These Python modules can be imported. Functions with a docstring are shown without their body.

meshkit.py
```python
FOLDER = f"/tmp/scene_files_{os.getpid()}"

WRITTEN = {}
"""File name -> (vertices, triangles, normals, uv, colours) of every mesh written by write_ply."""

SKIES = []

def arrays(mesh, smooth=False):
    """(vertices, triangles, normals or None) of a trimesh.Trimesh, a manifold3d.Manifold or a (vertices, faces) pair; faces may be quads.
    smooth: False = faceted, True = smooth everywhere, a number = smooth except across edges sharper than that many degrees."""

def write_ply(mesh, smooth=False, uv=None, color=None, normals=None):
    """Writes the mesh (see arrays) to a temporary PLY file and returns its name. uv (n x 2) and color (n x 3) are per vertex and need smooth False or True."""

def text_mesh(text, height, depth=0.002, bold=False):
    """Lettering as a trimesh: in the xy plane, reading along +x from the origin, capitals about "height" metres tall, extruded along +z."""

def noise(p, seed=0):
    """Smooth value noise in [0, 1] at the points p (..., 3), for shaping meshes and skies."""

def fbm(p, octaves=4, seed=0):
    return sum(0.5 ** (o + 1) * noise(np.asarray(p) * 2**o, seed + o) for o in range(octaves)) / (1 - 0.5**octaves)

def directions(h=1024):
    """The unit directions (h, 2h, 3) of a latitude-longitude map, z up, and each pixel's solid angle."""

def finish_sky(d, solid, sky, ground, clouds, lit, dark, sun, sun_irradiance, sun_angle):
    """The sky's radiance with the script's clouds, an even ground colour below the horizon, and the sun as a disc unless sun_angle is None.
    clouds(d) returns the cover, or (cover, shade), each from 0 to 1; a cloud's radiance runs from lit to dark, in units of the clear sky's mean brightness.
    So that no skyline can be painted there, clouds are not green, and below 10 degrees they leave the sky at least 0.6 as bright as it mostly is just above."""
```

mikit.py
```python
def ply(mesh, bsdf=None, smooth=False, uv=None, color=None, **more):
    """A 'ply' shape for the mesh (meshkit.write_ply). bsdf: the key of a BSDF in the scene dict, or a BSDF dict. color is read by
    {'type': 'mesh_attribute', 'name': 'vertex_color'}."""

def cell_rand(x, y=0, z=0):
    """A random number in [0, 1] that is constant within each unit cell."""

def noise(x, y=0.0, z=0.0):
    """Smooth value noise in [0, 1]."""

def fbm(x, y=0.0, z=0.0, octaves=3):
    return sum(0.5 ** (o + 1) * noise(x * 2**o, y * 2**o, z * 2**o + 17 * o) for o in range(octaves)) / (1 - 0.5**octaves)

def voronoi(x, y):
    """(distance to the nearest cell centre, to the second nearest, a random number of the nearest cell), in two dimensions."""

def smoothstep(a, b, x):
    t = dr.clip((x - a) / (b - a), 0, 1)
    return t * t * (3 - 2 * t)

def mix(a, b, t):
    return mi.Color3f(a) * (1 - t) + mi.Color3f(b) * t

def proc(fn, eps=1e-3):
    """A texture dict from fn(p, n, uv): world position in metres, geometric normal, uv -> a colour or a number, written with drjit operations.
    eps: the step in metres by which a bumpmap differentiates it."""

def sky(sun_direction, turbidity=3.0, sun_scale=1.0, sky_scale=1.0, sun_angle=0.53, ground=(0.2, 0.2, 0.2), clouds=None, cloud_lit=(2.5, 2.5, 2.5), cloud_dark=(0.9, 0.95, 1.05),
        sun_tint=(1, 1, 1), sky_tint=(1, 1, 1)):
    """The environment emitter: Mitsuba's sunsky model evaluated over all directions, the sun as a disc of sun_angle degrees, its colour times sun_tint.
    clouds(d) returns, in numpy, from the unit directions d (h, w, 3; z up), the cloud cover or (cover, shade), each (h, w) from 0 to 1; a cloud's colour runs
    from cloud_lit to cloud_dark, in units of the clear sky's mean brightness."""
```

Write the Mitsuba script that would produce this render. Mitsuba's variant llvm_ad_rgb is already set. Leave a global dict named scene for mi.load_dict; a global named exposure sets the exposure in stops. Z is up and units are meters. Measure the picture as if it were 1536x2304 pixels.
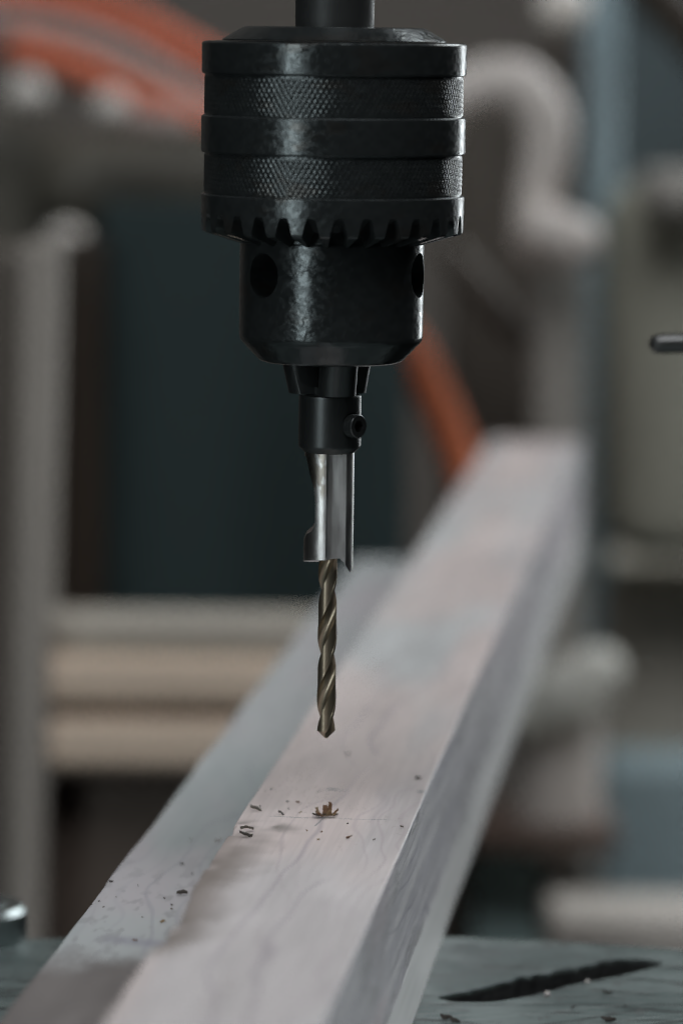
import math
import numpy as np, trimesh, manifold3d as m3
import drjit as dr, mitsuba as mi
import mikit, meshkit
from mikit import noise, fbm, smoothstep, mix, cell_rand
from manifold3d import Manifold, CrossSection
T = mi.ScalarTransform4f
scene, labels = {}, {}
rng = np.random.default_rng(7)

# ------------------------------------------------------------------ camera, lamps, exposure
FOCAL, DIST, HORIZON, ROLL = 9500.0, 0.798, 40.0, math.radians(0.716)     # 1536 x 2304 frame units
PITCH = math.atan((1152 - HORIZON) / FOCAL)
FWD = np.array([0, math.cos(PITCH), -math.sin(PITCH)])
R0 = np.array([1.0, 0, 0]); U0 = np.cross(R0, FWD)
RIGHT = R0 * math.cos(ROLL) + U0 * math.sin(ROLL); UP = np.cross(RIGHT, FWD)
EYE = np.array([0.0024, 0, 0]) - DIST * FWD
exposure = 1.05
scene['camera'] = {'type': 'thinlens', 'fov': 2 * math.degrees(math.atan(768 / FOCAL)), 'fov_axis': 'x', 'aperture_radius': 0.0073,
                   'focus_distance': 0.793, 'near_clip': 0.05, 'far_clip': 60.0,
                   'to_world': T().look_at(origin=EYE.tolist(), target=(EYE + FWD).tolist(), up=UP.tolist())}


def lamp(key, centre, target, w, h, rgb, label, cat):
    scene[key] = {'type': 'rectangle', 'to_world': T().look_at(origin=centre, target=target, up=[0, 0.01, 1]) @ T().scale([w / 2, h / 2, 1]),
                  'bsdf': {'type': 'diffuse', 'reflectance': {'type': 'rgb', 'value': [0.5] * 3}},
                  'emitter': {'type': 'area', 'radiance': {'type': 'rgb', 'value': list(rgb)}}}
    labels[key] = {'label': label, 'category': cat}


lamp('window', [-1.15, -1.6, 0.45], [0, 0, 0.1], 0.44, 1.5, (1.8, 1.98, 2.02), 'tall daylight window in front of the drill, to its left', 'window')
lamp('window_001', [1.35, 1.25, 0.95], [0, 0, 0], 1.0, 0.8, (1.7, 1.8, 1.83), 'wide daylight window high up behind the drill, to its right', 'window')
lamp('window_002', [0.92, 1.70, 0.68], [0, 0, 0.1], 0.5, 1.9, (2.0, 2.12, 2.16), 'tall narrow daylight window behind the drill, to its right', 'window')
lamp('fill_light', [0.25, -0.95, 2.1], [0.1, 0.3, 0], 2.0, 1.2, (1.9, 1.9, 1.93), 'wide unseen fill light added above and in front of the drill', 'lamp')  # unseen fill light, added to brighten the background and upright faces


def ray(px, py):
    return FWD + RIGHT * (px - 768) / FOCAL + UP * (1152 - py) / FOCAL


def at(px, py, Y):                       # the point of the place seen at a pixel, at depth Y behind the drill axis
    v = ray(px, py)
    return EYE + v * ((Y - EYE[1]) / v[1])


def at_z(px, py, z):
    v = ray(px, py)
    return EYE + v * ((z - EYE[2]) / v[2])


def unit(Y):                             # metres per pixel at depth Y
    return (Y - EYE[1]) / FOCAL


def lin(r, g, b, k=1.0):
    return [min(0.9, (((c / 255 + 0.055) / 1.055) ** 2.4) * k) for c in (r, g, b)]


def Z(h):                                # heights and radii below are in units of about 0.084 mm, h counted downwards
    w = 1152.0 - h
    return 8.454e-5 * w - 1.008e-9 * w * w


def K(h):
    return 8.395e-5 - 1.0e-9 * (1152.0 - h)


# ------------------------------------------------------------------ materials
def rgb(c):
    return {'type': 'rgb', 'value': [float(x) for x in c]}


def principled(key, color, rough=0.5, metal=0.0, bump=None, bump_scale=1.0, eps=1e-4, **more):
    d = {'type': 'principled', 'base_color': color if isinstance(color, dict) else rgb(color),
         'roughness': rough if isinstance(rough, dict) else float(rough), 'metallic': float(metal), **more}
    if bump is not None:
        d = {'type': 'bumpmap', 'arbitrary': mikit.proc(bump, eps=eps), 'scale': float(bump_scale), 'bsdf': d}
    scene[key] = {'type': 'twosided', 'bsdf': d}
    return key


def c3(t):
    return mi.Color3f(*[float(x) for x in t])


def f_black_rough(p, n, uv):
    blot = fbm(p.x * 1300, p.y * 1300, p.z * 1000, 4)
    fine = fbm(p.x * 2300, p.y * 2300, p.z * 2300, 3)
    return dr.clip(0.185 + 0.115 * smoothstep(0.42, 0.60, blot) + 0.16 * (fine - 0.5), 0.14, 0.7)


def f_black_col(p, n, uv):
    blot = fbm(p.x * 640 + 5, p.y * 640, p.z * 640, 4)
    rust = smoothstep(0.55, 0.72, fbm(p.x * 160, p.y * 160 + 9, p.z * 260, 4))
    c = mix([0.058, 0.067, 0.069], [0.068, 0.078, 0.080], smoothstep(0.30, 0.70, blot))
    return c * (1 - 0.3 * rust) + mi.Color3f(0.075, 0.058, 0.045) * (0.3 * rust)


def f_black_bump(p, n, uv):
    return fbm(p.x * 900, p.y * 900, p.z * 700, 3) + 0.5 * smoothstep(0.62, 0.72, fbm(p.x * 380, p.y * 380 + 3, p.z * 380, 3))


principled('mat_black_steel', mikit.proc(f_black_col), mikit.proc(f_black_rough), 0.72, f_black_bump, 4.0e-5)
principled('mat_black_smooth', [0.078, 0.085, 0.086], 0.36, 0.8)
principled('mat_rod', [0.15, 0.155, 0.155], 0.38, 0.85)
principled('mat_spindle', [0.045, 0.048, 0.048], 0.5, 0.6)
principled('mat_hole', [0.01, 0.01, 0.01], 0.8, 0.0)


def f_steel_col(p, n, uv):
    st = fbm(p.x * 2500, p.y * 2500, p.z * 60, 3)
    tan = smoothstep(0.5, 0.7, fbm(p.x * 220, p.y * 220 + 4, p.z * 170, 3))
    c = mix([0.60, 0.60, 0.60], [0.84, 0.84, 0.83], st)
    resin = smoothstep(Z(1128), Z(1100), p.z) * smoothstep(0.0008, -0.0004, p.x + 0.0006) * smoothstep(0.35, 0.55, fbm(p.x * 900, p.y * 900, p.z * 500 + 3, 3))
    c = c * (1 - 0.7 * resin) + mi.Color3f(0.30, 0.25, 0.19) * (0.7 * resin)
    return c * (1 - 0.35 * tan) + mi.Color3f(0.22, 0.18, 0.14) * (0.35 * tan)


def f_steel_rough(p, n, uv):
    return dr.clip(0.22 + 0.25 * fbm(p.x * 700, p.y * 700, p.z * 150, 3), 0.15, 0.6)


principled('mat_steel', mikit.proc(f_steel_col), mikit.proc(f_steel_rough), 1.0)
principled('mat_bronze', mikit.proc(lambda p, n, uv: mix([0.29, 0.235, 0.165], [0.41, 0.35, 0.27], fbm(p.x * 500, p.y * 500, p.z * 300, 3))), 0.34, 0.9)
principled('mat_chrome', [0.44, 0.49, 0.49], 0.36, 1.0)

BEAM_A = 0.09837                                    # the beam runs away from the camera, turned a little to the right
CA, SA = math.cos(BEAM_A), math.sin(BEAM_A)
Z_TOP, X_LEFT, X_RIGHT = -0.0585, -0.0161, 0.0171    # top face of the beam; its edges where they pass the drill
V_LEFT, V_RIGHT = X_LEFT * CA, X_RIGHT * CA
Z_TABLE = Z_TOP - 0.0420
Z_SIDE = Z_TOP - 0.0150


def along(p):
    return p.x * SA + p.y * CA, p.x * CA - p.y * SA


def veins(u, v, k, s):                               # wavy growth-ring lines that run along the board
    w = v * k + k * 0.020 * (fbm(u * 11 + s, v * 40, s, 3) - 0.5) + k * 0.006 * fbm(u * 38, v * 130 + s, 2 * s, 2)
    f = w - dr.floor(w)
    return smoothstep(0.14, 0.0, dr.abs(f - 0.5)), cell_rand(dr.floor(w), s)


def f_top_col(p, n, uv):
    u, v = along(p)
    cloud = fbm(u * 16 + 3, v * 70, 0.5, 4)
    cool = smoothstep(0.42, 0.66, fbm(u * 11 + 31, v * 48, 4.2, 3))
    pink = smoothstep(0.40, 0.66, fbm(u * 9 + 11, v * 44, 8.1, 3))
    c = mix([0.540, 0.512, 0.512], [0.510, 0.522, 0.522], cool)
    c = mix(c, [0.600, 0.522, 0.500], 0.85 * pink)
    c = c * (0.70 + 0.62 * cloud)
    c = c * (0.93 + 0.14 * fbm(u * 55, v * 1900, 2.0, 3))
    l1, r1 = veins(u, v, 150, 1.0)
    l2, r2 = veins(u, v, 330, 5.0)
    c = mix(c, [0.34, 0.30, 0.335], 0.45 * l1 * smoothstep(0.30, 0.70, r1) * smoothstep(0.30, 0.62, fbm(u * 20, v * 80, 1.3, 2)))
    c = mix(c, [0.44, 0.38, 0.40], 0.40 * l2 * smoothstep(0.3, 0.8, r2))
    # grey brown waney patches on the left edge, nearest the camera
    e = v - V_LEFT
    w1 = smoothstep(0.0150, 0.002, e + 0.012 * (fbm(u * 75, v * 120, 2.0, 3) - 0.5) + 0.004) * smoothstep(-0.012, -0.022, u) * smoothstep(-0.13, -0.115, u)
    w1 = w1 * smoothstep(0.28, 0.50, fbm(u * 60 + 7, v * 60, 6.0, 3))
    c = mix(c, [0.215, 0.185, 0.165], 0.88 * w1)
    streak = smoothstep(0.0062, 0.0, dr.abs(u + 0.0125 + 0.25 * (v + 0.009) + 0.004 * (fbm(v * 300, u * 90, 2, 2) - 0.5))) * smoothstep(0.0095, 0.002, dr.abs(v + 0.0105))
    c = mix(c, [0.20, 0.18, 0.165], 0.85 * streak * smoothstep(0.3, 0.6, fbm(u * 160, v * 200, 3, 2)))
    # pencil marks across the board at the drilling point and a little behind it
    worn = smoothstep(0.38, 0.52, fbm(v * 420, u * 300, 1.0, 2))
    m1 = smoothstep(0.00032, 0.00012, dr.abs(u + 0.0018 - 0.02 * v)) * smoothstep(0.0125, 0.0095, dr.abs(v - 0.001)) * (0.25 + 0.75 * worn)
    m2 = smoothstep(0.0016, 0.0005, dr.abs(u - 0.0285)) * worn * (smoothstep(0.0026, 0.0016, dr.abs(v + 0.0006)) + smoothstep(0.0023, 0.0015, dr.abs(v - 0.0158)))
    m3_ = smoothstep(0.00025, 0.0001, dr.abs(v - 0.0001 - 0.10 * u)) * smoothstep(0.0045, 0.0035, dr.abs(u + 0.006))
    c = mix(c, [0.13, 0.155, 0.165], dr.clip(0.8 * m1 + 0.62 * m2 + 0.6 * m3_, 0, 0.9))
    speck = smoothstep(0.80, 0.88, noise(u * 900, v * 2200, 4)) * smoothstep(0.5, 0.7, fbm(u * 40, v * 90, 9, 2))
    return mix(c, [0.26, 0.21, 0.18], 0.5 * speck)


def f_side_col(p, n, uv):
    u, v = along(p)
    h = (p.z - Z_TOP)
    st = fbm(u * 13, h * 420, 2.0, 4)
    l, r = veins(u * 0.8, h, 260, 9.0)
    c = mix([0.41, 0.40, 0.43], [0.56, 0.545, 0.56], smoothstep(0.3, 0.7, st))
    c = mix(c, [0.28, 0.265, 0.31], 0.7 * l * smoothstep(0.3, 0.7, r))
    fib = fbm(u * 120, h * 1300, 5.0, 3)
    patch = smoothstep(0.44, 0.60, fbm(u * 26 + 3, h * 110, 7.0, 3))
    c = c * (0.85 + 0.3 * fib)
    c = mix(c, [0.24, 0.235, 0.24], 0.65 * patch * smoothstep(0.40, 0.58, fib))
    return mix(c, [0.50, 0.41, 0.45], 0.5 * smoothstep(0.52, 0.7, fbm(u * 15 + 2, h * 90, 3.3, 2)))


def f_beam_col(p, n, uv):
    return dr.select(n.z > 0.6, f_top_col(p, n, uv), f_side_col(p, n, uv))


def f_wood_bump(p, n, uv):
    u, v = along(p)
    return fbm(u * 160, v * 1500, p.z * 1500, 3) + 0.7 * fbm(u * 60, v * 240, p.z * 240, 2)


def f_plank_col(p, n, uv):
    u, v = along(p)
    cool = fbm(u * 10, v * 60, 2.2, 4)
    c = mix([0.355, 0.392, 0.392], [0.435, 0.450, 0.452], smoothstep(0.3, 0.7, cool))
    pink = smoothstep(0.45, 0.68, fbm(u * 14 + 2, v * 70 + 3, 1.0, 3))
    c = mix(c, [0.47, 0.425, 0.445], 0.6 * pink)
    l, r = veins(u, v, 170, 3.0)
    c = mix(c, [0.30, 0.30, 0.335], 0.4 * l * r)
    dirt = smoothstep(0.55, 0.72, fbm(u * 130, v * 420, 4.0, 3))
    c = mix(c, [0.22, 0.22, 0.225], 0.35 * dirt * smoothstep(0.06, -0.02, u))
    # shade over the near end, painted into the plank colour as dark brown
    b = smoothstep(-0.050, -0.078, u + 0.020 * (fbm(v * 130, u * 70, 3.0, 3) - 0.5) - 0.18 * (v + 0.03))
    dark_tone = mix([0.13, 0.115, 0.11], [0.20, 0.18, 0.172], fbm(u * 45, v * 160, 6, 3))
    c = mix(c, dark_tone, 0.93 * b)
    violet = smoothstep(0.006, 0.0, dr.abs(u + 0.048 + 0.3 * (v + 0.028))) * smoothstep(0.012, 0.004, dr.abs(v + 0.027))
    return mix(c, [0.27, 0.26, 0.32], 0.5 * violet)


def f_base_col(p, n, uv):
    u, v = along(p)
    st = fbm(u * 18, p.z * 500, 2.0, 4)
    return mix([0.56, 0.565, 0.56], [0.68, 0.67, 0.665], st)


principled('mat_beam', mikit.proc(f_beam_col), 0.48, 0.0, f_wood_bump, 1.2e-4, specular=0.22)
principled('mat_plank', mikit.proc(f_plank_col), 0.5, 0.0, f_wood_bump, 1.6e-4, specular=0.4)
principled('mat_base_board', mikit.proc(f_base_col), 0.5, 0.0, f_wood_bump, 1.0e-4, specular=0.4)


def scratch(x, y, ang, k, wid, s):
    a, b = x * math.cos(ang) + y * math.sin(ang), -x * math.sin(ang) + y * math.cos(ang)
    w = b * k + 0.25 * fbm(a * 60, b * 20, s, 2)
    i = dr.floor(w)
    return smoothstep(wid, 0.0, dr.abs(w - i - 0.5)) * smoothstep(0.42, 0.62, noise(a * 70 + 40 * cell_rand(i, s), i, s))


def f_table_col(p, n, uv):
    c = mix([0.075, 0.104, 0.102], [0.165, 0.205, 0.200], smoothstep(0.25, 0.75, fbm(p.x * 60, p.y * 60, 1.0, 4)))
    d = scratch(p.x, p.y, 0.05, 150, 0.20, 1) + scratch(p.x, p.y, -0.35, 80, 0.14, 4) + scratch(p.x, p.y, 0.6, 90, 0.12, 7)
    c = mix(c, [0.035, 0.045, 0.045], dr.clip(0.95 * d, 0, 0.9))
    lt = scratch(p.x, p.y, -0.1, 300, 0.2, 11) + scratch(p.x, p.y, 0.45, 260, 0.2, 13)
    c = mix(c, [0.25, 0.29, 0.285], dr.clip(0.5 * lt, 0, 0.6))
    pit = smoothstep(0.66, 0.76, fbm(p.x * 320, p.y * 320, 2.0, 3))
    c = mix(c, [0.08, 0.085, 0.085], 0.6 * pit)
    dark_tone = mix([0.012, 0.013, 0.013], [0.05, 0.053, 0.053], fbm(p.x * 400, p.y * 400, p.z * 700, 3))  # darker colour for everything below the top face, slot walls included
    return mix(c, dark_tone, smoothstep(Z_TABLE - 0.0004, Z_TABLE - 0.0009, p.z + 0.0004 * (fbm(p.x * 500, p.y * 500, 1, 3) - 0.5)))


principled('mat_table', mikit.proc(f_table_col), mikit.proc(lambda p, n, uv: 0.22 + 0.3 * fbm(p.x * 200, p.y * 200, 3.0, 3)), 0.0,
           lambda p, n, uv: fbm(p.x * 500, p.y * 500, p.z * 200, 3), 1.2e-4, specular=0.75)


def blotch(key, c, spread=0.22, scale=14.0, rough=0.6, metal=0.0, seed=0.0):
    c = np.array(c)
    return principled(key, mikit.proc(lambda p, n, uv: c3(c) * (1 - spread + 2 * spread * fbm(p.x * scale + seed, p.y * scale, p.z * scale * 0.7, 4))), rough, metal)


# ------------------------------------------------------------------ helpers
def numbered(key):
    if not any(k == key or k.startswith(key + '__') for k in list(scene) + list(labels)):
        return key
    i = 1
    while any(k == f'{key}_{i:03d}' or k.startswith(f'{key}_{i:03d}__') for k in list(scene) + list(labels)):
        i += 1
    return f'{key}_{i:03d}'


def thing(name, label, cat, group=None, kind=None):
    key = numbered(name)
    labels[key] = {'label': label, 'category': cat}
    if group:
        labels[key]['group'] = group
    if kind:
        labels[key]['kind'] = kind
    return key


def put(parent, name, mesh, mat, smooth=30, label=None):
    key = numbered(f'{parent}__{name}')
    scene[key] = mikit.ply(mesh, mat, smooth=smooth)
    if label:
        labels[key] = {'label': label}
    return key


def whole(name, mesh, mat, label, cat, group=None, smooth=30):
    key = thing(name, label, cat, group)
    scene[key] = mikit.ply(mesh, mat, smooth=smooth)
    return key


def tri(man):
    m = man.to_mesh()
    return trimesh.Trimesh(np.array(m.vert_properties[:, :3]), np.array(m.tri_verts), process=False)


def lathe(profile, n=192):
    """profile: (radius, z) from the axis outwards and back, counter-clockwise in the (r, z) half plane."""
    return Manifold.revolve(CrossSection([np.array(profile, float)], m3.FillRule.EvenOdd), n)


def hull_balls(points, radii, n=24):
    return Manifold.batch_hull([Manifold.sphere(r, n).translate(list(map(float, p))) for p, r in zip(points, radii)])


def tube(points, radius, n=24, steps=10, closed_ends=True):
    """A smooth round tube through the points (Catmull-Rom), with domed ends."""
    P = np.asarray(points, float)
    r = np.broadcast_to(np.asarray(radius, float), len(P))
    Q = np.vstack([2 * P[0] - P[1], P, 2 * P[-1] - P[-2]]); q = np.concatenate([[r[0]], r, [r[-1]]])
    C, Rr = [], []
    for i in range(1, len(Q) - 2):
        for t in np.linspace(0, 1, steps, endpoint=(i == len(Q) - 3)):
            a = [-.5 * t + t * t - .5 * t ** 3, 1 - 2.5 * t * t + 1.5 * t ** 3, .5 * t + 2 * t * t - 1.5 * t ** 3, -.5 * t * t + .5 * t ** 3]
            C.append(sum(w * Q[i - 1 + k] for k, w in enumerate(a))); Rr.append(sum(w * q[i - 1 + k] for k, w in enumerate(a)))
    C, Rr = np.array(C), np.array(Rr)
    tan = np.gradient(C, axis=0); tan /= np.linalg.norm(tan, axis=1, keepdims=True)
    C2, R2, T2 = list(C), list(Rr), list(tan)
    for k in (1, 2, 3, 4):                                   # domed ends
        ph = k / 4 * math.pi / 2
        C2.append(C[-1] + tan[-1] * Rr[-1] * math.sin(ph)); R2.append(Rr[-1] * max(math.cos(ph), 0.02)); T2.append(tan[-1])
        C2.insert(0, C[0] - tan[0] * Rr[0] * math.sin(ph)); R2.insert(0, Rr[0] * max(math.cos(ph), 0.02)); T2.insert(0, tan[0])
    ref = np.array([0, 1.0, 0]) if abs(tan[0][1]) < 0.9 else np.array([0, 0, 1.0])
    V = []
    for c, rr, t in zip(C2, R2, T2):
        ref = ref - t * (ref @ t); ref /= np.linalg.norm(ref); b = np.cross(t, ref)
        an = np.arange(n) / n * 2 * math.pi
        V.append(c + rr * (np.cos(an)[:, None] * ref + np.sin(an)[:, None] * b))
    m = len(V); V = np.vstack(V); F = []
    for i in range(m - 1):
        for j in range(n):
            a, b2 = i * n + j, i * n + (j + 1) % n
            F += [[a, b2, b2 + n], [a, b2 + n, a + n]]
    for j in range(1, n - 1):
        F += [[0, j + 1, j], [(m - 1) * n, (m - 1) * n + j, (m - 1) * n + j + 1]]
    return trimesh.Trimesh(V, F, process=False)


def rbox(x0, x1, y0, y1, z0, z1, r=0.004, n=16):
    r = min(r, (x1 - x0) / 2.01, (y1 - y0) / 2.01, (z1 - z0) / 2.01)
    return tri(Manifold.batch_hull([Manifold.sphere(r, n).translate([x, y, z]) for x in (x0 + r, x1 - r) for y in (y0 + r, y1 - r) for z in (z0 + r, z1 - r)]))


def fbox(px0, px1, py0, py1, Y, depth, r=0.004):
    """A rounded block whose front face is seen between two pixel corners at depth Y."""
    a, b = at(px0, (py0 + py1) / 2, Y), at(px1, (py0 + py1) / 2, Y)
    t, q = at((px0 + px1) / 2, py0, Y), at((px0 + px1) / 2, py1, Y)
    return rbox(a[0], b[0], Y, Y + depth, q[2], t[2], r)


# ------------------------------------------------------------------ drill table (the surface everything stands on)
TC, TR = (0.0034, 0.0890 - 0.262), 0.262
disc = [(TR - 0.0025, Z_TABLE), (TR - 0.0008, Z_TABLE - 0.0008), (TR, Z_TABLE - 0.003), (TR, Z_TABLE - 0.030), (0, Z_TABLE - 0.030), (0, Z_TABLE)]
table = lathe(disc, 256).translate([TC[0], TC[1], 0])
rim = [(210, 712), (300, 692), (380, 680), (450, 662), (520, 642), (610, 622), (655, 600), (700, 604), (740, 588), (800, 590), (850, 566), (930, 556), (965, 560), (1000, 540), (1040, 536),
       (1100, 515), (1180, 508), (1250, 505), (1350, 512), (1420, 521), (1400, 540), (1330, 560), (1250, 580), (1150, 602), (1050, 620), (900, 650), (800, 678), (700, 702), (550, 730), (480, 737), (400, 738), (320, 738), (270, 732), (228, 722)]
slot = CrossSection([np.array([at_z(900 + a / 2.415, 1950 + b / 2.415, Z_TABLE)[:2] for a, b in rim])[::-1]], m3.FillRule.NonZero)
if slot.area() < 1e-7:
    slot = CrossSection([np.array([at_z(900 + a / 2.415, 1950 + b / 2.415, Z_TABLE)[:2] for a, b in rim])], m3.FillRule.NonZero)
slot = slot.offset(0.0007, m3.JoinType.Round).offset(-0.0004, m3.JoinType.Round)
for k in range(4):                       # four slots round the middle, as on any drilling table
    if k == 0:
        cut = slot
    else:
        cut = slot.translate((-0.0034, 0.10)).rotate(90 * k).translate((0.0034, -0.10))
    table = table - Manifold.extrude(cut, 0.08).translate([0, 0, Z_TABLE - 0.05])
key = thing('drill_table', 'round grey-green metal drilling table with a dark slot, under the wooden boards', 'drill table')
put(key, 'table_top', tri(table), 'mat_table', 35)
put(key, 'column_bracket', rbox(-0.05, 0.05, -0.36, -0.06, Z_TABLE - 0.10, Z_TABLE - 0.0305, 0.01), 'mat_table', 35)

# ------------------------------------------------------------------ the wooden boards
def board(v0, v1, z0, z1, u0, u1, r, seed, step=0.003, rough=0.0003, wane=None):
    prof = []
    def arc(cv, cz, a0):
        for a in np.linspace(a0, a0 + math.pi / 2, 6):
            prof.append((cv + r * math.cos(a), cz + r * math.sin(a)))
    def line(a, b, n):
        for t in np.linspace(0, 1, n + 2)[1:-1]:
            prof.append((a[0] + (b[0] - a[0]) * t, a[1] + (b[1] - a[1]) * t))
    arc(v1 - r, z1 - r, 0); line((v1 - r, z1), (v0 + r, z1), 16)
    arc(v0 + r, z1 - r, math.pi / 2); line((v0, z1 - r), (v0, z0 + r), 8)
    arc(v0 + r, z0 + r, math.pi); line((v0 + r, z0), (v1 - r, z0), 6)
    arc(v1 - r, z0 + r, -math.pi / 2); line((v1, z0 + r), (v1, z1 - r), 8)
    prof = np.array(prof); n = len(prof)
    us = np.arange(u0, u1 + step / 2, step); m = len(us)
    V = np.zeros((m, n, 3))
    for i, u in enumerate(us):
        q = prof.copy()
        pts = np.stack([np.full(n, u * 32), q[:, 0] * 160, q[:, 1] * 160], 1)
        d = rough * 2 * (meshkit.fbm(pts, 3, seed) - 0.5)
        d2 = rough * 2 * (meshkit.fbm(pts + 31.7, 3, seed + 5) - 0.5)
        q[:, 0] += d; q[:, 1] += d2 * 0.7
        if wane is not None:
            q = wane(u, q)
        V[i, :, 0] = u * SA + q[:, 0] * CA; V[i, :, 1] = u * CA - q[:, 0] * SA; V[i, :, 2] = q[:, 1]
    V = V.reshape(-1, 3); F = []
    i, j = np.meshgrid(np.arange(m - 1), np.arange(n), indexing='ij'); i, j = i.ravel(), j.ravel()
    a, b = i * n + j, i * n + (j + 1) % n
    F = np.vstack([np.stack([a, b, b + n], 1), np.stack([a, b + n, a + n], 1)])
    F = F[:, ::-1]
    cap = [[0, k, k + 1] for k in range(1, n - 1)] + [[(m - 1) * n, (m - 1) * n + k + 1, (m - 1) * n + k] for k in range(1, n - 1)]
    mesh = trimesh.Trimesh(V, np.vstack([F, cap]), process=False)
    if mesh.volume < 0:
        mesh.invert()
    return mesh


def beam_wane(u, q):                     # the left arris is missing in shallow bites close to the camera
    q = q.copy()
    k = np.clip((u + 0.135) / 0.02, 0, 1) * np.clip((-0.010 - u) / 0.01, 0, 1)
    if k > 0:
        bite = meshkit.fbm(np.array([[u * 60, 3.3, 1.0]]), 3, 4)[0]
        depth = 0.0030 * k * np.clip((bite - 0.40) * 2.4, 0, 1)
        e = np.clip(1 - (q[:, 0] - V_LEFT) / 0.010, 0, 1)
        top = np.clip((q[:, 1] - (Z_TOP - 0.012)) / 0.010, 0, 1)
        q[:, 1] -= depth * e ** 1.6 * top
        q[:, 0] += depth * 0.25 * e * top
    return q


Z_MID = Z_TOP - 0.0275
whole('wooden_board', board(V_LEFT, V_RIGHT, Z_MID + 0.0002, Z_TOP, -0.30, 0.735, 0.0004, 3, wane=beam_wane), 'mat_beam',
      'pale pinkish wooden board with wavy grain and pencil marks, directly under the drill bit', 'wooden board', smooth=40)
whole('wooden_batten', board(V_LEFT + 0.0005, V_RIGHT - 0.0003, Z_TABLE + 0.0001, Z_MID - 0.0001, -0.30, 0.737, 0.0005, 8, rough=0.00008), 'mat_base_board',
      'thin whitish wooden strip under the right side of the pale board', 'wooden strip', smooth=40)
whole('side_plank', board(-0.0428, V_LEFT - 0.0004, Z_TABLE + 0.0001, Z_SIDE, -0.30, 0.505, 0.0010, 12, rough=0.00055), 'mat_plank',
      'lower grey-green plank left of the pale board, with shade painted brown at its near end', 'wooden plank', smooth=40)

# ------------------------------------------------------------------ drill chuck
def prof(points):
    return [(r * K(h), Z(h)) for r, h in points]


whole('drill_spindle', tri(lathe(prof([(0, 66), (88, 66), (89, 40), (89, -300), (0, -300)]), 128)), 'mat_spindle',
      'black cylindrical spindle coming down into the top of the chuck', 'spindle')

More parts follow.
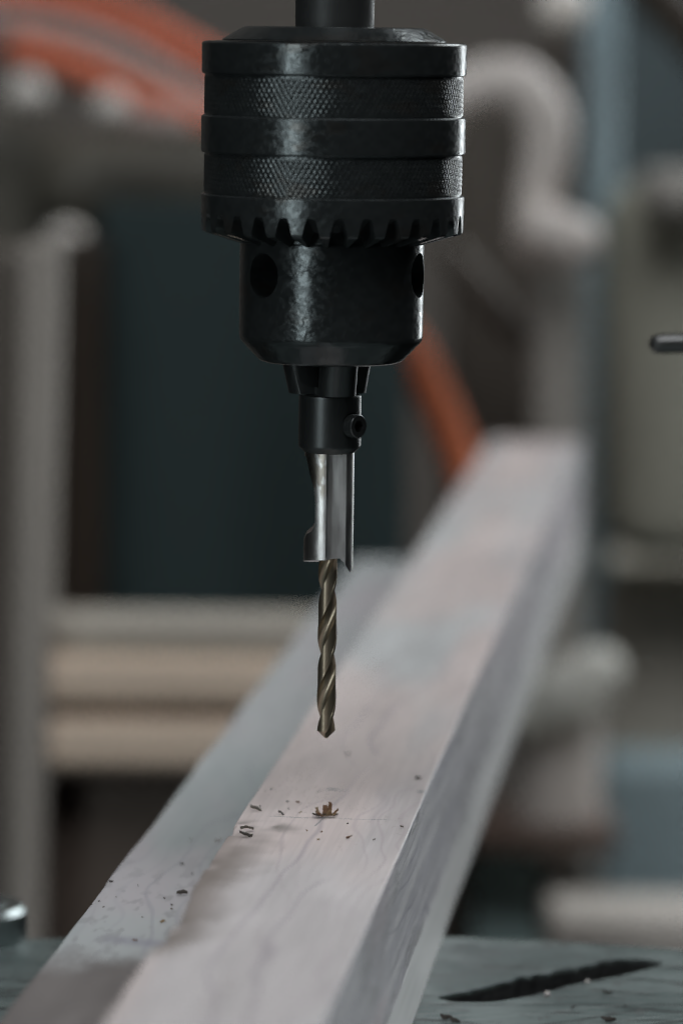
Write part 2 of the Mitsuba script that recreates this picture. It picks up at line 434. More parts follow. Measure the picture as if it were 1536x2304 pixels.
chuck = thing('drill_chuck', 'black keyed drill chuck with knurled bands and a ring of gear teeth', 'drill chuck')
put(chuck, 'top_flange', tri(lathe(prof([(0, 92), (251, 92), (252, 89), (249, 87), (206, 62), (199, 60), (150, 60), (118, 64), (96, 66), (92, 63), (90, 60), (0, 60)]))), 'mat_black_steel', 28)

SL = [(0, 94), (288, 93.5), (294, 94.5), (297.5, 98), (298, 104), (297.5, 162), (296, 166), (292.5, 167.5), (290, 168), (290, 259), (293, 260), (296.5, 262),
      (297.5, 266), (297, 339), (295.5, 343), (291, 344.5), (289, 345), (289, 435.5), (291, 436.5), (295, 438), (296, 442), (295.5, 512), (294.5, 518), (291, 522),
      (213, 545.5), (205, 546), (0, 546)]
sleeve = lathe(prof(SL)[::-1], 360)
cutters = []
for k in range(30):
    ph = math.radians(12 * k + 3.0)
    def w(r, t, h):
        s = K(h)
        return (s * (r * math.sin(ph) + t * math.cos(ph)), s * (-r * math.cos(ph) + t * math.sin(ph)), Z(h))
    pts = []
    for r, dh in ((330, -8), (200, 40)):
        for t, h in ((-13, 484), (-8, 474), (8, 474), (13, 484), (31, 560), (-31, 560)):
            pts.append(w(r, t, h + dh))
    cutters.append(Manifold.hull_points(np.array(pts)))
sleeve = sleeve - Manifold.batch_boolean(cutters, m3.OpType.Add)
sl = put(chuck, 'sleeve', tri(sleeve), 'mat_black_steel', 28, 'toothed black outer sleeve with smooth bands')


def knurl(h0, h1, r, amp=1.5, count=146, rows=8.2):
    """A band of raised diamonds."""
    nu, nv = count * 8, int(rows * 9)
    a = np.arange(nu) / nu * 2 * math.pi
    t = np.linspace(0, 1, nv)
    A, Tt = np.meshgrid(a, t)
    s = A * count / (2 * math.pi); q = Tt * rows
    tri_ = lambda x: 1 - np.abs(2 * (x - np.floor(x)) - 1)
    hgt = np.minimum(tri_(s + q * 0.5), tri_(s - q * 0.5)) * np.clip(np.minimum(Tt, 1 - Tt) * 14, 0, 1)
    wear = meshkit.fbm(np.stack([np.cos(A) * 9, np.sin(A) * 9, Tt * 3], -1), 3, 2)
    rr = (r + amp * np.minimum(hgt, 0.55 + 0.5 * wear)) * 8.395e-5
    hh = h0 + (h1 - h0) * Tt
    rr *= (8.395e-5 - 1e-9 * (1152 - hh)) / 8.395e-5
    wv = 1152 - hh; zz = 8.454e-5 * wv - 1.008e-9 * wv * wv
    V = np.stack([rr * np.sin(A), -rr * np.cos(A), zz], -1).reshape(-1, 3)
    i, j = np.meshgrid(np.arange(nv - 1), np.arange(nu), indexing='ij'); i, j = i.ravel(), j.ravel()
    b, c = i * nu + j, i * nu + (j + 1) % nu
    return trimesh.Trimesh(V, np.vstack([np.stack([b, b + nu, c + nu], 1), np.stack([b, c + nu, c], 1)]), process=False)


for h0, h1, r in ((168.5, 258.5, 290.2), (345.5, 434.5, 289.2)):
    put(sl, 'knurled_band', knurl(h0, h1, r), 'mat_black_steel', 20)

body = lathe(prof([(0, 540), (204, 540), (207, 548), (207.5, 640), (206.5, 752), (205, 762), (200, 769), (166, 805), (160, 810), (152, 813), (110, 815), (104, 812), (100, 800), (0, 800)])[::-1], 256)
for deg in (-48, 72, 192):
    ph = math.radians(deg)
    d = np.array([math.sin(ph), -math.cos(ph), 0])
    c = Manifold.cylinder(0.020, 47 * K(613), 47 * K(613), 64)
    ch = Manifold.cylinder(0.0016, 47 * K(613), 56 * K(613), 64).translate([0, 0, 205 * K(613) - 0.0004])
    rot = (c.translate([0, 0, 0.006]) + ch).rotate([90, 0, deg])          # +z -> -y, then round the axis
    body = body - rot.translate([0, 0, Z(613)])
put(chuck, 'body', tri(body), 'mat_black_steel', 28, 'smooth black lower body with round key holes')

wedge = []
for deg in (15, 135, 255):
    a = math.radians(deg)
    top, bot = 770, 885.5
    def pt(r, t, h):
        s = K(h)
        return np.array([s * (r * math.sin(a) + t * math.cos(a)), s * (-r * math.cos(a) + t * math.sin(a)), Z(h)])
    rod = Manifold.batch_hull([Manifold.cylinder(1e-5, 44 * K(h), 44 * K(h), 48).translate(pt(r, 0, h).tolist()) for r, h in ((84, top - 20), (48, bot + 14))])
    keep = Manifold.hull_points(np.array([pt(r, t, h) for h in (top - 10, bot) for r, t in ((14, -3), (14, 3), (140, 62), (140, -62), (60, 46), (60, -46))]))
    jaw = rod ^ keep
    put(chuck, 'jaw', tri(jaw), 'mat_black_smooth', 25)

# ------------------------------------------------------------------ countersink with twist drill, held in the chuck
bit = thing('countersink_bit', 'countersink with black collar, bright fluted cutter and bronze twist drill, gripped by the chuck', 'drill bit')
collar = lathe(prof([(0, 870), (38, 870), (38, 887), (66, 887), (69.5, 889), (70.5, 893), (70.5, 1000), (69, 1005), (58, 1016), (54, 1018), (0, 1018)])[::-1], 128)
SA_DEG = 47.0
d0 = 953
spot = Manifold.cylinder(0.004, 31 * K(d0), 31 * K(d0), 48).translate([0, 0, 65.5 * K(d0)]).rotate([90, 0, SA_DEG]).translate([0, 0, Z(d0)])
collar = collar - spot
put(bit, 'collar', tri(collar), 'mat_black_smooth', 28, 'black collar round the top of the cutter')
k9 = K(d0)
sp = [(0, 40), (26, 40)]
for t in (64, 70, 76):
    sp += [(26.5, t), (26.5, t + 2), (24.3, t + 3.2), (24.3, t + 4.2)]
sp += [(26.5, 83), (26.5, 87), (24.5, 89.5), (0, 89.5)]
screw = Manifold.revolve(CrossSection([np.array([(r * k9, z * k9) for r, z in sp])], m3.FillRule.EvenOdd), 64)
screw = screw - Manifold.cylinder(0.004, 14.5 * k9, 15.5 * k9, 6).translate([0, 0, 62 * k9])
scr = put(bit, 'set_screw', tri(screw.rotate([90, 0, SA_DEG]).translate([0, 0, Z(d0)])), 'mat_black_smooth', 25, 'grub screw with a hexagon socket on the right of the collar')
put(scr, 'socket_bottom', tri(Manifold.cylinder(0.0002, 14.6 * k9, 14.6 * k9, 6).translate([0, 0, 62.5 * k9]).rotate([90, 0, SA_DEG]).translate([0, 0, Z(d0)])), 'mat_hole', False)

kc = K(1150)
fl = np.array([(-6, -90), (-6, -37), (-4, -34.8), (0, -34), (12, -34.8), (26, -35.8), (38, -37), (44, -43), (50, -60), (75, -90)]) * kc
circ = CrossSection.circle(56 * kc, 128)
sec = circ - CrossSection([fl], m3.FillRule.EvenOdd) - CrossSection([-fl], m3.FillRule.EvenOdd)
cut = Manifold.extrude(sec, Z(1014) - Z(1286)).translate([0, 0, Z(1286)])


def through(points, y0, y1):              # a prism through the cutter: outline in (x, h), between two depths y
    cs = CrossSection([np.array([(x * K(h), Z(h)) for x, h in points], float)], m3.FillRule.NonZero)
    if cs.area() < 1e-12:
        cs = CrossSection([np.array([(x * K(h), Z(h)) for x, h in points[::-1]], float)], m3.FillRule.NonZero)
    return Manifold.extrude(cs, (y1 - y0) * kc).rotate([90, 0, 0]).translate([0, y1 * kc, 0])


cut = cut - through([(-80, 1026), (-52, 1026), (-44, 1062), (-34, 1096), (-31, 1130), (-31, 1180), (-38, 1191), (-49, 1199), (-56.5, 1216), (-80, 1222)], -80, 80)
cut = cut - through([(-16, 1300), (-16, 1264), (-6, 1257), (12, 1253), (26, 1253), (36, 1262), (50, 1285), (50, 1300)], -80, 80)
cut = cut - through([(40, 1300), (50, 1284), (57, 1272), (80, 1266), (80, 1300)], -80, 80)
lobe = Manifold.hull_points(np.array([(x * kc, y * kc, Z(h)) for x in (-80, -4) for y, h in ((-80, 1250), (0, 1277), (80, 1277), (80, 1330), (-80, 1330))]))
cut = cut - lobe
put(bit, 'cutter', tri(cut), 'mat_steel', 22, 'bright steel countersink cutter with open flutes')

Rd = 21.6
ang = np.arange(180) / 180 * 2 * math.pi
land = np.array([(Rd if (math.degrees(t) % 180) < 16 or (math.degrees(t) % 180) > 172 else 0.955 * Rd) for t in ang])
base = CrossSection([np.stack([land * np.cos(ang), land * np.sin(ang)], 1) * K(1450)], m3.FillRule.NonZero)
for s in (1, -1):
    th = math.radians(46)
    c = np.array([math.cos(th + math.radians(10)), math.sin(th + math.radians(10))])
    base = base - CrossSection.circle(16.2 * K(1450), 64).translate(tuple(-s * 20.0 * K(1450) * c))
H0, H1 = 1662, 1236
twist = 360.0 * (H0 - H1) / 286.0
drill = Manifold.extrude(base, Z(H1) - Z(H0), 220, twist).translate([0, 0, Z(H0)])
drill = drill.rotate([0, 0, 62])
tip = Manifold.cylinder(Z(1620) - Z(1664), 0.3 * K(1650), 0.3 * K(1650) + (1664 - 1620) / 0.95 * K(1650), 96).translate([0, 0, Z(1664)])
keepz = tip + Manifold.cylinder(0.05, 0.02, 0.02, 32).translate([0, 0, Z(1620)])
put(bit, 'twist_drill', tri(drill ^ keepz), 'mat_bronze', 32, 'bronze-coloured twist drill with a pointed tip')

# ------------------------------------------------------------------ shavings and chips
for nm, c in (('mat_chip_brown', (0.13, 0.066, 0.032)), ('mat_chip_tan', (0.24, 0.16, 0.085)), ('mat_chip_dark', (0.045, 0.038, 0.032)), ('mat_chip_grey', (0.10, 0.085, 0.07))):
    blotch(nm, c, 0.4, 900, 0.7)
blotch('mat_crumb', (0.62, 0.58, 0.56), 0.15, 500, 0.6)


def flake(L, Wd, th, curl, seed, taper=0.5, n=7):
    """A curled sliver lying along +x, ragged at its ends."""
    g = np.random.default_rng(seed)
    V = []
    for i in range(n):
        t = i / (n - 1)
        w_ = Wd / 2 * (1 - taper * abs(2 * t - 1) ** 2) * g.uniform(0.7, 1.15)
        x = L * (t - 0.5); z = curl * L * (2 * t - 1) ** 2 + g.normal(0, 0.02) * L
        sh = g.normal(0, 0.12) * Wd
        V += [(x, -w_ + sh, z), (x, w_ + sh, z + g.normal(0, 0.15) * Wd), (x, w_ + sh, z + th), (x, -w_ + sh, z + th)]
    F = []
    for i in range(n - 1):
        for k in range(4):
            a, b = 4 * i + k, 4 * i + (k + 1) % 4
            F += [[a, a + 4, b + 4], [a, b + 4, b]]
    F += [[0, 1, 2], [0, 2, 3]]; e = 4 * (n - 1); F += [[e, e + 2, e + 1], [e, e + 3, e + 2]]
    m = trimesh.Trimesh(V, F, process=False)
    m.invert()
    return m if m.volume > 0 else (m.invert() or m)


def place(mesh, pos, yaw=0.0, pitch=0.0, roll=0.0):
    m = mesh.copy()
    m.apply_transform(trimesh.transformations.euler_matrix(roll, -pitch, yaw, 'sxyz'))
    m.apply_translation(pos)
    return m


hole = at_z(733, 1840, Z_TOP)
pile = thing('shaving_pile', 'small ruffled mound of brown wood shavings on the board below the drill tip', 'wood shavings')
spec = [(0, 0.0008, 0.0033, 0.0009, 1.38, 'brown', 0.9), (0, -0.0001, 0.0025, 0.0015, 1.15, 'brown', 1.7), (0, -0.0016, 0.0021, 0.0009, 1.05, 'tan', 2.6),
        (0, 0.0015, 0.0022, 0.0010, 0.75, 'brown', 0.3), (0, 0.0003, 0.0022, 0.0013, 0.85, 'tan', -0.9), (0, -0.0010, 0.0020, 0.0011, 0.50, 'brown', -2.1),
        (0, -0.0012, 0.0021, 0.0011, 0.10, 'dark', 3.0), (0, 0.0009, 0.0021, 0.0010, 0.12, 'grey', 0.1), (0, -0.0016, 0.0032, 0.0009, 0.05, 'dark', 0.0), (0, -0.0008, 0.0019, 0.0008, 0.25, 'grey', -2.6),
        (0, 0.0012, 0.0016, 0.0007, 0.45, 'tan', -0.5), (0, -0.0019, 0.0013, 0.0006, 0.60, 'tan', 2.2)]
for k, (_, dx, L, Wd, pit, col, yaw) in enumerate(spec):
    m = flake(0.78 * L, 0.8 * Wd, 0.0002, 0.05, 100 + k, 0.35)
    m.apply_translation([0.39 * L, 0, 0])
    up = math.sin(pit) * 0.2
    put(pile, 'shaving', place(m, [hole[0] + 0.8 * dx, hole[1] + 0.0006 * math.sin(yaw), Z_TOP + 0.0003], yaw, pit), f'mat_chip_{col}', False)

GROUPS = {'board': 'wood chips scattered on the pale board', 'plank': 'wood chips scattered on the lower plank', 'table': 'crumbs lying on the drilling table'}
chips = [  # px, py, length px, kind, yaw, surface, label
    (783, 1698, 14, 'grey', 0.4, 'board', 'grey chip on the pale board farthest behind the drill tip'),
    (940, 1752, 20, 'dark', 0.1, 'board', 'dark chip near the right edge of the pale board'),
    (646, 1806, 10, 'dark', 0.2, 'board', 'tiny dark chip, left one of a close pair behind the shaving pile'), (670, 1807, 12, 'brown', 0.0, 'board', 'tiny brown chip, right one of a close pair behind the shaving pile'), (585, 1816, 7, 'dark', 0.6, 'board', 'tiny dark speck just behind the long grey sliver on the pale board'),
    (575, 1823, 30, 'grey', 0.1, 'board', 'long grey sliver near the left edge of the pale board'),
    (632, 1832, 22, 'dark', -0.3, 'board', 'black chip left of the shaving pile'), (649, 1822, 7, 'grey', 0.8, 'board', 'tiny grey speck between the close pair of chips and the black chip'), (676, 1830, 9, 'tan', 0.2, 'board', 'tiny tan speck just left of the shaving pile'),
    (555, 1866, 36, 'grey', 0.35, 'board', 'thin curled sliver above the dark chip at the left edge of the pale board'),
    (552, 1882, 34, 'dark', 0.2, 'board', 'large dark chip at the left edge of the pale board'),
    (723, 1874, 8, 'brown', 0.3, 'board', 'tiny brown crumb in front of the shaving pile, the farther of two'), (785, 1886, 18, 'brown', 0.2, 'board', 'flat brown chip in front of the shaving pile'), (716, 1891, 9, 'tan', 0.0, 'board', 'tiny tan crumb in front of the shaving pile, the nearer of two'),
    (842, 1891, 10, 'grey', 0.2, 'board', 'tiny grey chip on the pale board to the right of the flat brown chip'), (903, 1862, 14, 'grey', -0.8, 'board', 'bent sliver at the right edge of the pale board'), (610, 1778, 9, 'dark', 1.2, 'board', 'tiny dark speck left of the faint pencil mark, behind the close pair of chips'), (718, 1782, 7, 'grey', 0.9, 'board', 'tiny grey speck at the pencil mark behind the shaving pile'),
    (782, 1855, 6, 'dark', 0.3, 'board', 'tiny dark speck just right of the shaving pile'), (690, 1870, 6, 'brown', 0.1, 'board', 'tiny brown speck in front of the shaving pile, to its left'),
    (490, 1893, 18, 'brown', 0.1, 'plank', 'orange-brown chip on the lower plank against the pale board'), (428, 1893, 14, 'grey', 0.6, 'plank', 'faint grey chip on the lower plank left of the orange-brown chip'),
    (410, 1946, 12, 'dark', -0.4, 'plank', 'dark chip on the lower plank, farthest back in the row beside the pale board'), (433, 1968, 8, 'dark', 0.4, 'plank', 'small dark chip on the lower plank just in front of the farthest one'),
    (250, 1986, 16, 'dark', 0.5, 'plank', 'short dark chip at the left edge of the lower plank'), (311, 1994, 6, 'dark', 0.1, 'plank', 'single dark speck in the middle of the lower plank'),
    (410, 2012, 28, 'dark', -0.05, 'plank', 'long dark sliver on the lower plank beside the waney edge'), (223, 2030, 9, 'dark', 0.0, 'plank', "dark speck at the lower plank's left edge, right one of the edge pair"), (206, 2038, 7, 'dark', 0.1, 'plank', "dark speck at the lower plank's left edge, left one of the edge pair"),
    (233, 2043, 8, 'grey', 0.2, 'plank', 'grey speck on the lower plank just in front of the edge pair'), (370, 2023, 8, 'dark', 0.1, 'plank', 'dark speck on the lower plank left of and below the long dark sliver'), (386, 2038, 9, 'dark', 0.1, 'plank', 'dark speck between long sliver and tan chip on the lower plank, farther of two'), (386, 2047, 9, 'grey', 0.0, 'plank', 'grey speck between long sliver and tan chip on the lower plank, nearer of two'),
    (366, 2076, 22, 'tan', 0.25, 'plank', 'tan chip on the near part of the lower plank'), (303, 2118, 20, 'brown', 0.0, 'plank', 'brown chip on the lower plank nearest the camera'),
    (320, 2066, 6, 'grey', 0.2, 'plank', 'faint grey speck on the lower plank left of the tan chip'), (262, 2020, 5, 'grey', 0.2, 'plank', 'pale grey speck on the lower plank near the short dark chip'),
    (1365, 2236, 28, 'dark', 0.2, 'table', 'dark splinter on the table in front of the slot'), (1290, 2268, 18, 'dark', -0.5, 'table', 'black chip on the table below the slot'),
    (1012, 2296, 60, 'dark', -0.55, 'table', 'long black sliver on the table beside the batten'), (1370, 2298, 44, 'dark', -0.6, 'table', 'long black sliver at the bottom of the table, right of the slot middle'), (1406, 2265, 9, 'dark', 0.0, 'table', 'tiny dark speck on the table farthest right, in front of the slot')]
SURF = {'board': Z_TOP, 'plank': Z_SIDE, 'table': Z_TABLE}
for k, (px, py, L, col, yaw, surf, lab) in enumerate(chips):
    P = at_z(px, py, SURF[surf] + 0.0002)
    Lm = ((0.58 if surf == 'plank' else 0.72) * L if L < 26 else 0.9 * L) * unit(P[1])
    Wd = min(Lm * 0.55, 0.0011) if L < 26 else 0.0009
    m = flake(Lm, Wd, max(0.00018, min(0.0004, Lm * 0.2)), 0.16 * rng.random() - 0.07, 200 + k, 0.2 + 0.7 * rng.random())
    lo = m.bounds[0][2]
    m = place(m, [P[0], P[1], SURF[surf] + 0.00025 - lo * 0.5], yaw, 0.25 * rng.normal(), 0.5 * rng.normal())
    gen = {'board': 'tiny dark wood chip on the pale board around the shaving pile', 'plank': 'tiny dark wood chip on the lower grey-green plank', 'table': 'tiny dark speck on the table in front of the slot'}[surf]
    whole('wood_chip', m, f'mat_chip_{col}', lab or gen, 'wood chip', GROUPS[surf], smooth=False)
for px, py, L, lab in ((1230, 2243, 15, 'white crumb on the table in front of the slot, nearer the camera'), (1321, 2213, 11, 'white crumb on the table right against the slot edge')):
    P = at_z(px, py, Z_TABLE); r = L / 2 * unit(P[1])
    s = trimesh.creation.icosphere(2, r); v = s.vertices / r
    s.vertices = v * r * (0.75 + 0.5 * meshkit.fbm(v * 2.2, 3, int(px)))[:, None]
    s.apply_translation([P[0], P[1], Z_TABLE + r * 0.7])
    whole('crumb', s, 'mat_crumb', lab, 'crumb', smooth=50)

# ------------------------------------------------------------------ bolt head at the left, rod at the right
bc = at_z(-76, 2112, Z_TABLE)
bolt = thing('bolt', 'shiny round silver bolt head on the table at the left edge', 'bolt')
RB, HB = 0.0124, 0.0074
hexm = lathe([(0, 0), (RB * 1.02, 0), (RB * 1.03, 0.0004), (RB * 1.03, HB * 0.80), (RB * 0.93, HB), (0, HB)], 96)
put(bolt, 'head', tri(hexm.translate([bc[0], bc[1], Z_TABLE + 0.0001])), 'mat_chrome', 12)
put(bolt, 'stamped_ring', tri(lathe([(RB * 0.60, HB - 0.0002), (RB * 0.66, HB - 0.0002), (RB * 0.66, HB + 0.0004), (RB * 0.60, HB + 0.0004)], 64).translate([bc[0], bc[1], Z_TABLE])), 'mat_chrome', 20)
Yr = 0.075
r0, r1 = at(1482, 773, Yr), at(1700, 768, Yr)
r2 = r1 + (r1 - r0) / np.linalg.norm(r1 - r0) * 0.16
whole('metal_rod', tube([r0, r1, r2], 22.5 * unit(Yr), 32, 6), 'mat_rod', 'dark round-ended metal rod reaching in from the right, in mid air', 'rod', smooth=60)

# ------------------------------------------------------------------ blurred workshop behind
KB = 2.6          # how much darker the front faces are lit than a white card
def mat_bg(key, r, g, b, spread=0.2, scale=14.0, rough=0.6, metal=0.0, seed=0.0, k=None):
    return blotch(key, [min(c, 0.80) for c in lin(r, g, b, KB if k is None else k)], spread, scale, rough, metal, seed)


mat_bg('mat_wall', 65, 61, 57, 0.25, 5)
mat_bg('mat_teal_panel', 16, 28, 29, 0.15, 12)
mat_bg('mat_dark_brown', 34, 28, 22, 0.3, 18)
mat_bg('mat_grey_paint', 99, 95, 90, 0.15, 20)
mat_bg('mat_rail_grey', 109, 105, 98, 0.15, 18)
mat_bg('mat_rail_wood', 140, 127, 114, 0.15, 22)
mat_bg('mat_brown_wood', 66, 50, 33, 0.2, 22)
mat_bg('mat_base_dark', 55, 48, 43, 0.35, 16)
mat_bg('mat_orange', 142, 73, 51, 0.2, 40, 0.45)
mat_bg('mat_rust', 128, 69, 44, 0.2, 40, 0.5)
mat_bg('mat_hose_grey', 122, 110, 106, 0.15, 40, 0.5)
mat_bg('mat_housing', 54, 52, 46, 0.3, 18, 0.55)
mat_bg('mat_machine', 118, 113, 105, 0.2, 12, 0.6)
principled('mat_knob', [0.90, 0.85, 0.79], 0.35, 0.0)
mat_bg('mat_pipe', 139, 134, 130, 0.15, 22, 0.5)
mat_bg('mat_column', 94, 92, 88, 0.15, 15, 0.5)
mat_bg('mat_gpost', 91, 91, 89, 0.15, 15, 0.5)
mat_bg('mat_steel_post', 105, 120, 125, 0.15, 12, 0.5)
mat_bg('mat_blue_dark', 130, 151, 154, 0.2, 12)
mat_bg('mat_shelf', 66, 55, 49, 0.2, 20)
mat_bg('mat_post_blue', 59, 68, 71, 0.2, 12, 0.5)
mat_bg('mat_ledge', 128, 124, 119, 0.15, 20)
mat_bg('mat_olive', 108, 108, 99, 0.2, 12, 0.6)
mat_bg('mat_cabinet', 109, 124, 128, 0.2, 12, 0.5)
mat_bg('mat_tan', 168, 158, 145, 0.15, 22, 0.6)
mat_bg('mat_shadow_brown', 56, 52, 47, 0.2, 12, 0.6)

wall = thing('back_wall', 'plain olive-grey workshop wall far behind everything', 'wall')
put(wall, 'plaster', trimesh.creation.box(bounds=[[-1.6, 1.80, -0.9], [0.35, 1.86, 1.8]]), 'mat_wall', False)

# rack on the left: post, panel, three rails
rk = thing('wooden_rack', 'wooden rack with a grey post, dark back panel and pale rails at the left', 'rack')
Yp = 0.55
pa, pb, pc = at(86, -300, Yp), at(86, 620, Yp), at(66, 1700, Yp)
post = Manifold.batch_hull([Manifold.cube([78 * unit(Yp), 0.03, 0.002], True).translate([p[0], Yp + 0.015, p[2]]) for p in (at(92, 560, Yp), at(70, 1500, Yp))])
post2 = Manifold.batch_hull([Manifold.cube([78 * unit(Yp), 0.03, 0.002], True).translate([p[0], Yp + 0.015, p[2]]) for p in (at(70, 1500, Yp), at(40, 2700, Yp))])
put(rk, 'post', tri(post + post2), 'mat_grey_paint', False)
put(rk, 'rail', fbox(66, 980, 1395, 1482, Yp + 0.012, 0.03), 'mat_rail_grey', 30, 'grey top rail')
put(rk, 'rail', fbox(66, 980, 1486, 1594, Yp + 0.004, 0.035), 'mat_rail_wood', 30)
put(rk, 'rail', fbox(66, 980, 1624, 1738, Yp + 0.004, 0.035), 'mat_rail_wood', 30)
put(rk, 'batten', fbox(66, 980, 1580, 1640, Yp + 0.022, 0.02), 'mat_brown_wood', 30, 'brown strip in the gap between the two pale rails')
put(rk, 'back_panel', fbox(225, 915, 455, 1420, Yp + 0.18, 0.01, 0.001), 'mat_teal_panel', 30, 'dark blue-green back panel')
put(rk, 'side_board', fbox(100, 235, 540, 1420, Yp + 0.17, 0.02, 0.0008), 'mat_dark_brown', 30, 'dark brown upright board beside the post')
whole('base_cabinet', fbox(30, 900, 1752, 2600, Yp + 0.025, 0.12), 'mat_base_dark', 'dark brown cabinet under the rails of the rack, left', 'cabinet')
whole('grey_upright', fbox(-260, 42, 560, 2600, Yp + 0.10, 0.04), 'mat_shadow_brown', 'dim grey-brown upright at the left edge behind the rack post', 'upright')

# machine housing with knobs and hoses, upper left
hs = thing('machine_housing', 'rounded dark grey machine housing below the orange hoses, upper left', 'machine')
Yh = 1.00
u_ = unit(Yh)
pts = [at(330, 400, Yh + 0.05), at(520, 400, Yh + 0.05), at(180, 420, Yh + 0.05), at(300, 470, Yh + 0.05)]
put(hs, 'casing', tri(hull_balls(pts, [115 * u_, 120 * u_, 120 * u_, 80 * u_], 40)), 'mat_housing', 40)
put(hs, 'casing', tri(hull_balls([at(-60, 300, Yh + 0.07), at(100, 380, Yh + 0.07), at(60, 560, Yh + 0.07), at(-60, 640, Yh + 0.07)], [100 * u_] * 4, 40)), 'mat_housing', 40)
put(hs, 'ledge', tri(hull_balls([at(235, 262, Yh), at(410, 275, Yh)], [32 * u_, 24 * u_], 32)), 'mat_hose_grey', 40, 'pale ledge on top of the casing')


def knob(px, py, r, Y, label):
    u = unit(Y); c = at(px, py, Y)
    k = thing('round_knob', label, 'knob')
    ball = Manifold.sphere(r * u, 40).scale([1, 0.8, 0.92]).translate(c.tolist())
    put(k, 'head', tri(ball), 'mat_knob', 40)
    put(k, 'stem', tube([c + [0, r * u * 0.6, 0], c + [0, r * u * 1.6 + 0.02, -0.004]], r * u * 0.45, 20, 4), 'mat_housing', 40)


knob(60, 205, 44, Yh + 0.02, 'pale round knob at the upper left edge, under the lower orange hose')
knob(250, 236, 40, Yh - 0.03, 'pale round knob between the orange hose and the machine housing')
knob(150, 545, 46, Yh + 0.0, 'pale round knob at the top of the grey rack post')


def hose(pix, w, Y, mat, label, dy=0.0):
    P = [at(x, y, Y + dy * i) for i, (x, y) in enumerate(pix)]
    whole('hose', tube(P, w / 2 * unit(Y), 24, 12), mat, label, 'hose', smooth=60)


hose([(-120, -30), (60, -12), (180, 12), (300, 52), (400, 104), (520, 170), (700, 270)], 74, 1.10, 'mat_orange', 'upper orange hose curving down behind the chuck at the upper left', 0.004)
hose([(-60, 40), (90, 62), (180, 82), (280, 122), (380, 180), (520, 262), (700, 350)], 56, 1.16, 'mat_hose_grey', 'grey hose between the two orange hoses', 0.004)
hose([(40, 112), (110, 130), (190, 158), (270, 196), (360, 236), (460, 275), (620, 330), (760, 400)], 74, 1.06, 'mat_orange', 'lower orange hose running behind the chuck, above the machine housing', 0.004)
hose([(780, 560), (850, 690), (925, 790), (975, 890), (1022, 1000), (1060, 1110), (1090, 1240)], 90, 0.78, 'mat_rust', 'rusty orange hose coming down right of the chuck behind the board')

# right side: bent pipe, flange, column
Yq = 0.80
uq = unit(Yq)
pp = thing('bent_pipe', 'thick pale pipe bent into an arch, right of the chuck', 'pipe')
put(pp, 'pipe', tube([at(960, 330, Yq + 0.02), at(990, 240, Yq), at(1070, 192, Yq), at(1165, 190, Yq), at(1222, 262, Yq), at(1226, 350, Yq), at(1206, 440, Yq), at(1200, 540, Yq)],
                     np.array([50, 54, 57, 60, 60, 54, 48, 50]) * uq, 32, 10), 'mat_pipe', 60)
put(pp, 'flange', tri(hull_balls([at(1215, 510, Yq - 0.01), at(1295, 540, Yq - 0.01)], [54 * uq, 58 * uq], 40)), 'mat_pipe', 40)
put(pp, 'column', tube([at(1250, 560, Yq + 0.02), at(1255, 1000, Yq + 0.02), at(1255, 1500, Yq + 0.02)], 62 * uq, 32, 4), 'mat_column', 60, 'grey upright column under the flange')
put(pp, 'bracket', tri(hull_balls([at(1020, 570, Yq + 0.03), at(1160, 740, Yq + 0.03)], [30 * uq, 36 * uq], 24)), 'mat_shadow_brown', 40)
whole('brown_partition', fbox(1010, 1215, 230, 1500, Yq + 0.10, 0.03), 'mat_shadow_brown', 'dark brown partition under the arch of the bent pipe', 'partition')
whole('steel_post', fbox(1300, 1385, -400, 1640, Yq + 0.16, 0.03), 'mat_steel_post', 'narrow blue-grey steel post right of the grey column', 'post')
whole('wall_panel', fbox(1360, 1800, -400, 520, Yq + 0.30, 0.03), 'mat_post_blue', 'dim blue-grey panel at the upper right', 'panel')
tk = thing('olive_cabinet', 'big olive-grey cabinet with a rounded top at the right edge, behind the metal rod', 'cabinet')
put(tk, 'body', fbox(1372, 1900, 420, 1270, Yq + 0.10, 0.10, 0.018), 'mat_olive', 40)
put(tk, 'cap', fbox(1455, 1900, 395, 500, Yq + 0.07, 0.10, 0.012), 'mat_column', 40)
knob(1265, 12, 60, Yq + 0.05, 'pale round knob at the top edge, right of the chuck')
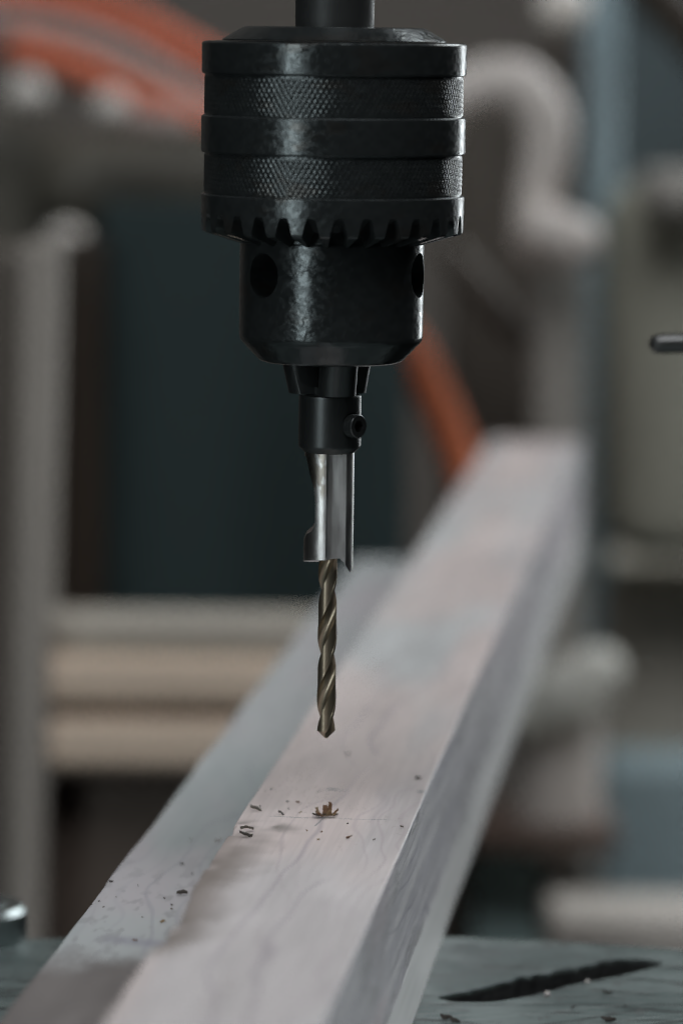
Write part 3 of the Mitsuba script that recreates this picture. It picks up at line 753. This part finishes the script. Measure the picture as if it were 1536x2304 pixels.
whole('dark_bracket', fbox(1238, 1292, 70, 260, Yq + 0.12, 0.02), 'mat_dark_brown', 'small dark upright bracket under the knob at the top edge', 'bracket')
whole('dark_beam', tube([at(1430, -60, Yq + 0.2), at(1620, 130, Yq + 0.2)], 60 * unit(Yq + 0.2), 20, 4), 'mat_dark_brown', 'dark brown beam crossing the top right corner', 'beam', smooth=60)

Ys = 0.80
us_ = unit(Ys)
ml = thing('wooden_mallet', 'pale rounded wooden mallet head on a grey handle, right of the board', 'mallet')
put(ml, 'head', tri(hull_balls([at(1345, 1510, Ys), at(1240, 1560, Ys), at(1180, 1620, Ys), at(1310, 1570, Ys)], [58 * us_, 62 * us_, 40 * us_, 60 * us_], 40)), 'mat_tan', 40)
put(ml, 'handle', tube([at(1262, 1600, Ys + 0.02), at(1258, 1740, Ys + 0.02), at(1250, 1850, Ys + 0.02)], np.array([88, 98, 100]) * us_, 32, 5), 'mat_pipe', 60)
whole('dark_machine', fbox(1310, 1900, 1290, 1740, Ys + 0.16, 0.10, 0.01), 'mat_machine', 'dark brown machine body right of the mallet', 'machine')
whole('blue_box', fbox(1355, 1900, 1720, 2120, Ys + 0.12, 0.10, 0.006), 'mat_cabinet', 'grey-blue metal box at the lower right edge', 'box')
whole('brown_shelf', fbox(1040, 1390, 1862, 1924, Ys + 0.0, 0.06, 0.003), 'mat_shelf', 'dark reddish brown shelf under the mallet handle', 'shelf')
whole('grey_post', fbox(1205, 1345, 1932, 2600, Ys + 0.03, 0.04, 0.008), 'mat_column', 'grey post under the brown shelf', 'post')
whole('dark_partition', fbox(1060, 1230, 1900, 2600, Ys + 0.035, 0.02), 'mat_blue_dark', 'dark blue-green partition left of the grey post', 'partition')
whole('narrow_post', fbox(985, 1075, 1850, 2600, Ys + 0.06, 0.02), 'mat_shadow_brown', 'narrow brown-grey post close to the right side of the board', 'post')
whole('pale_ledge', fbox(1235, 1900, 2068, 2170, Ys - 0.06, 0.05, 0.004), 'mat_ledge', 'pale ledge just behind the far edge of the table, right', 'ledge')
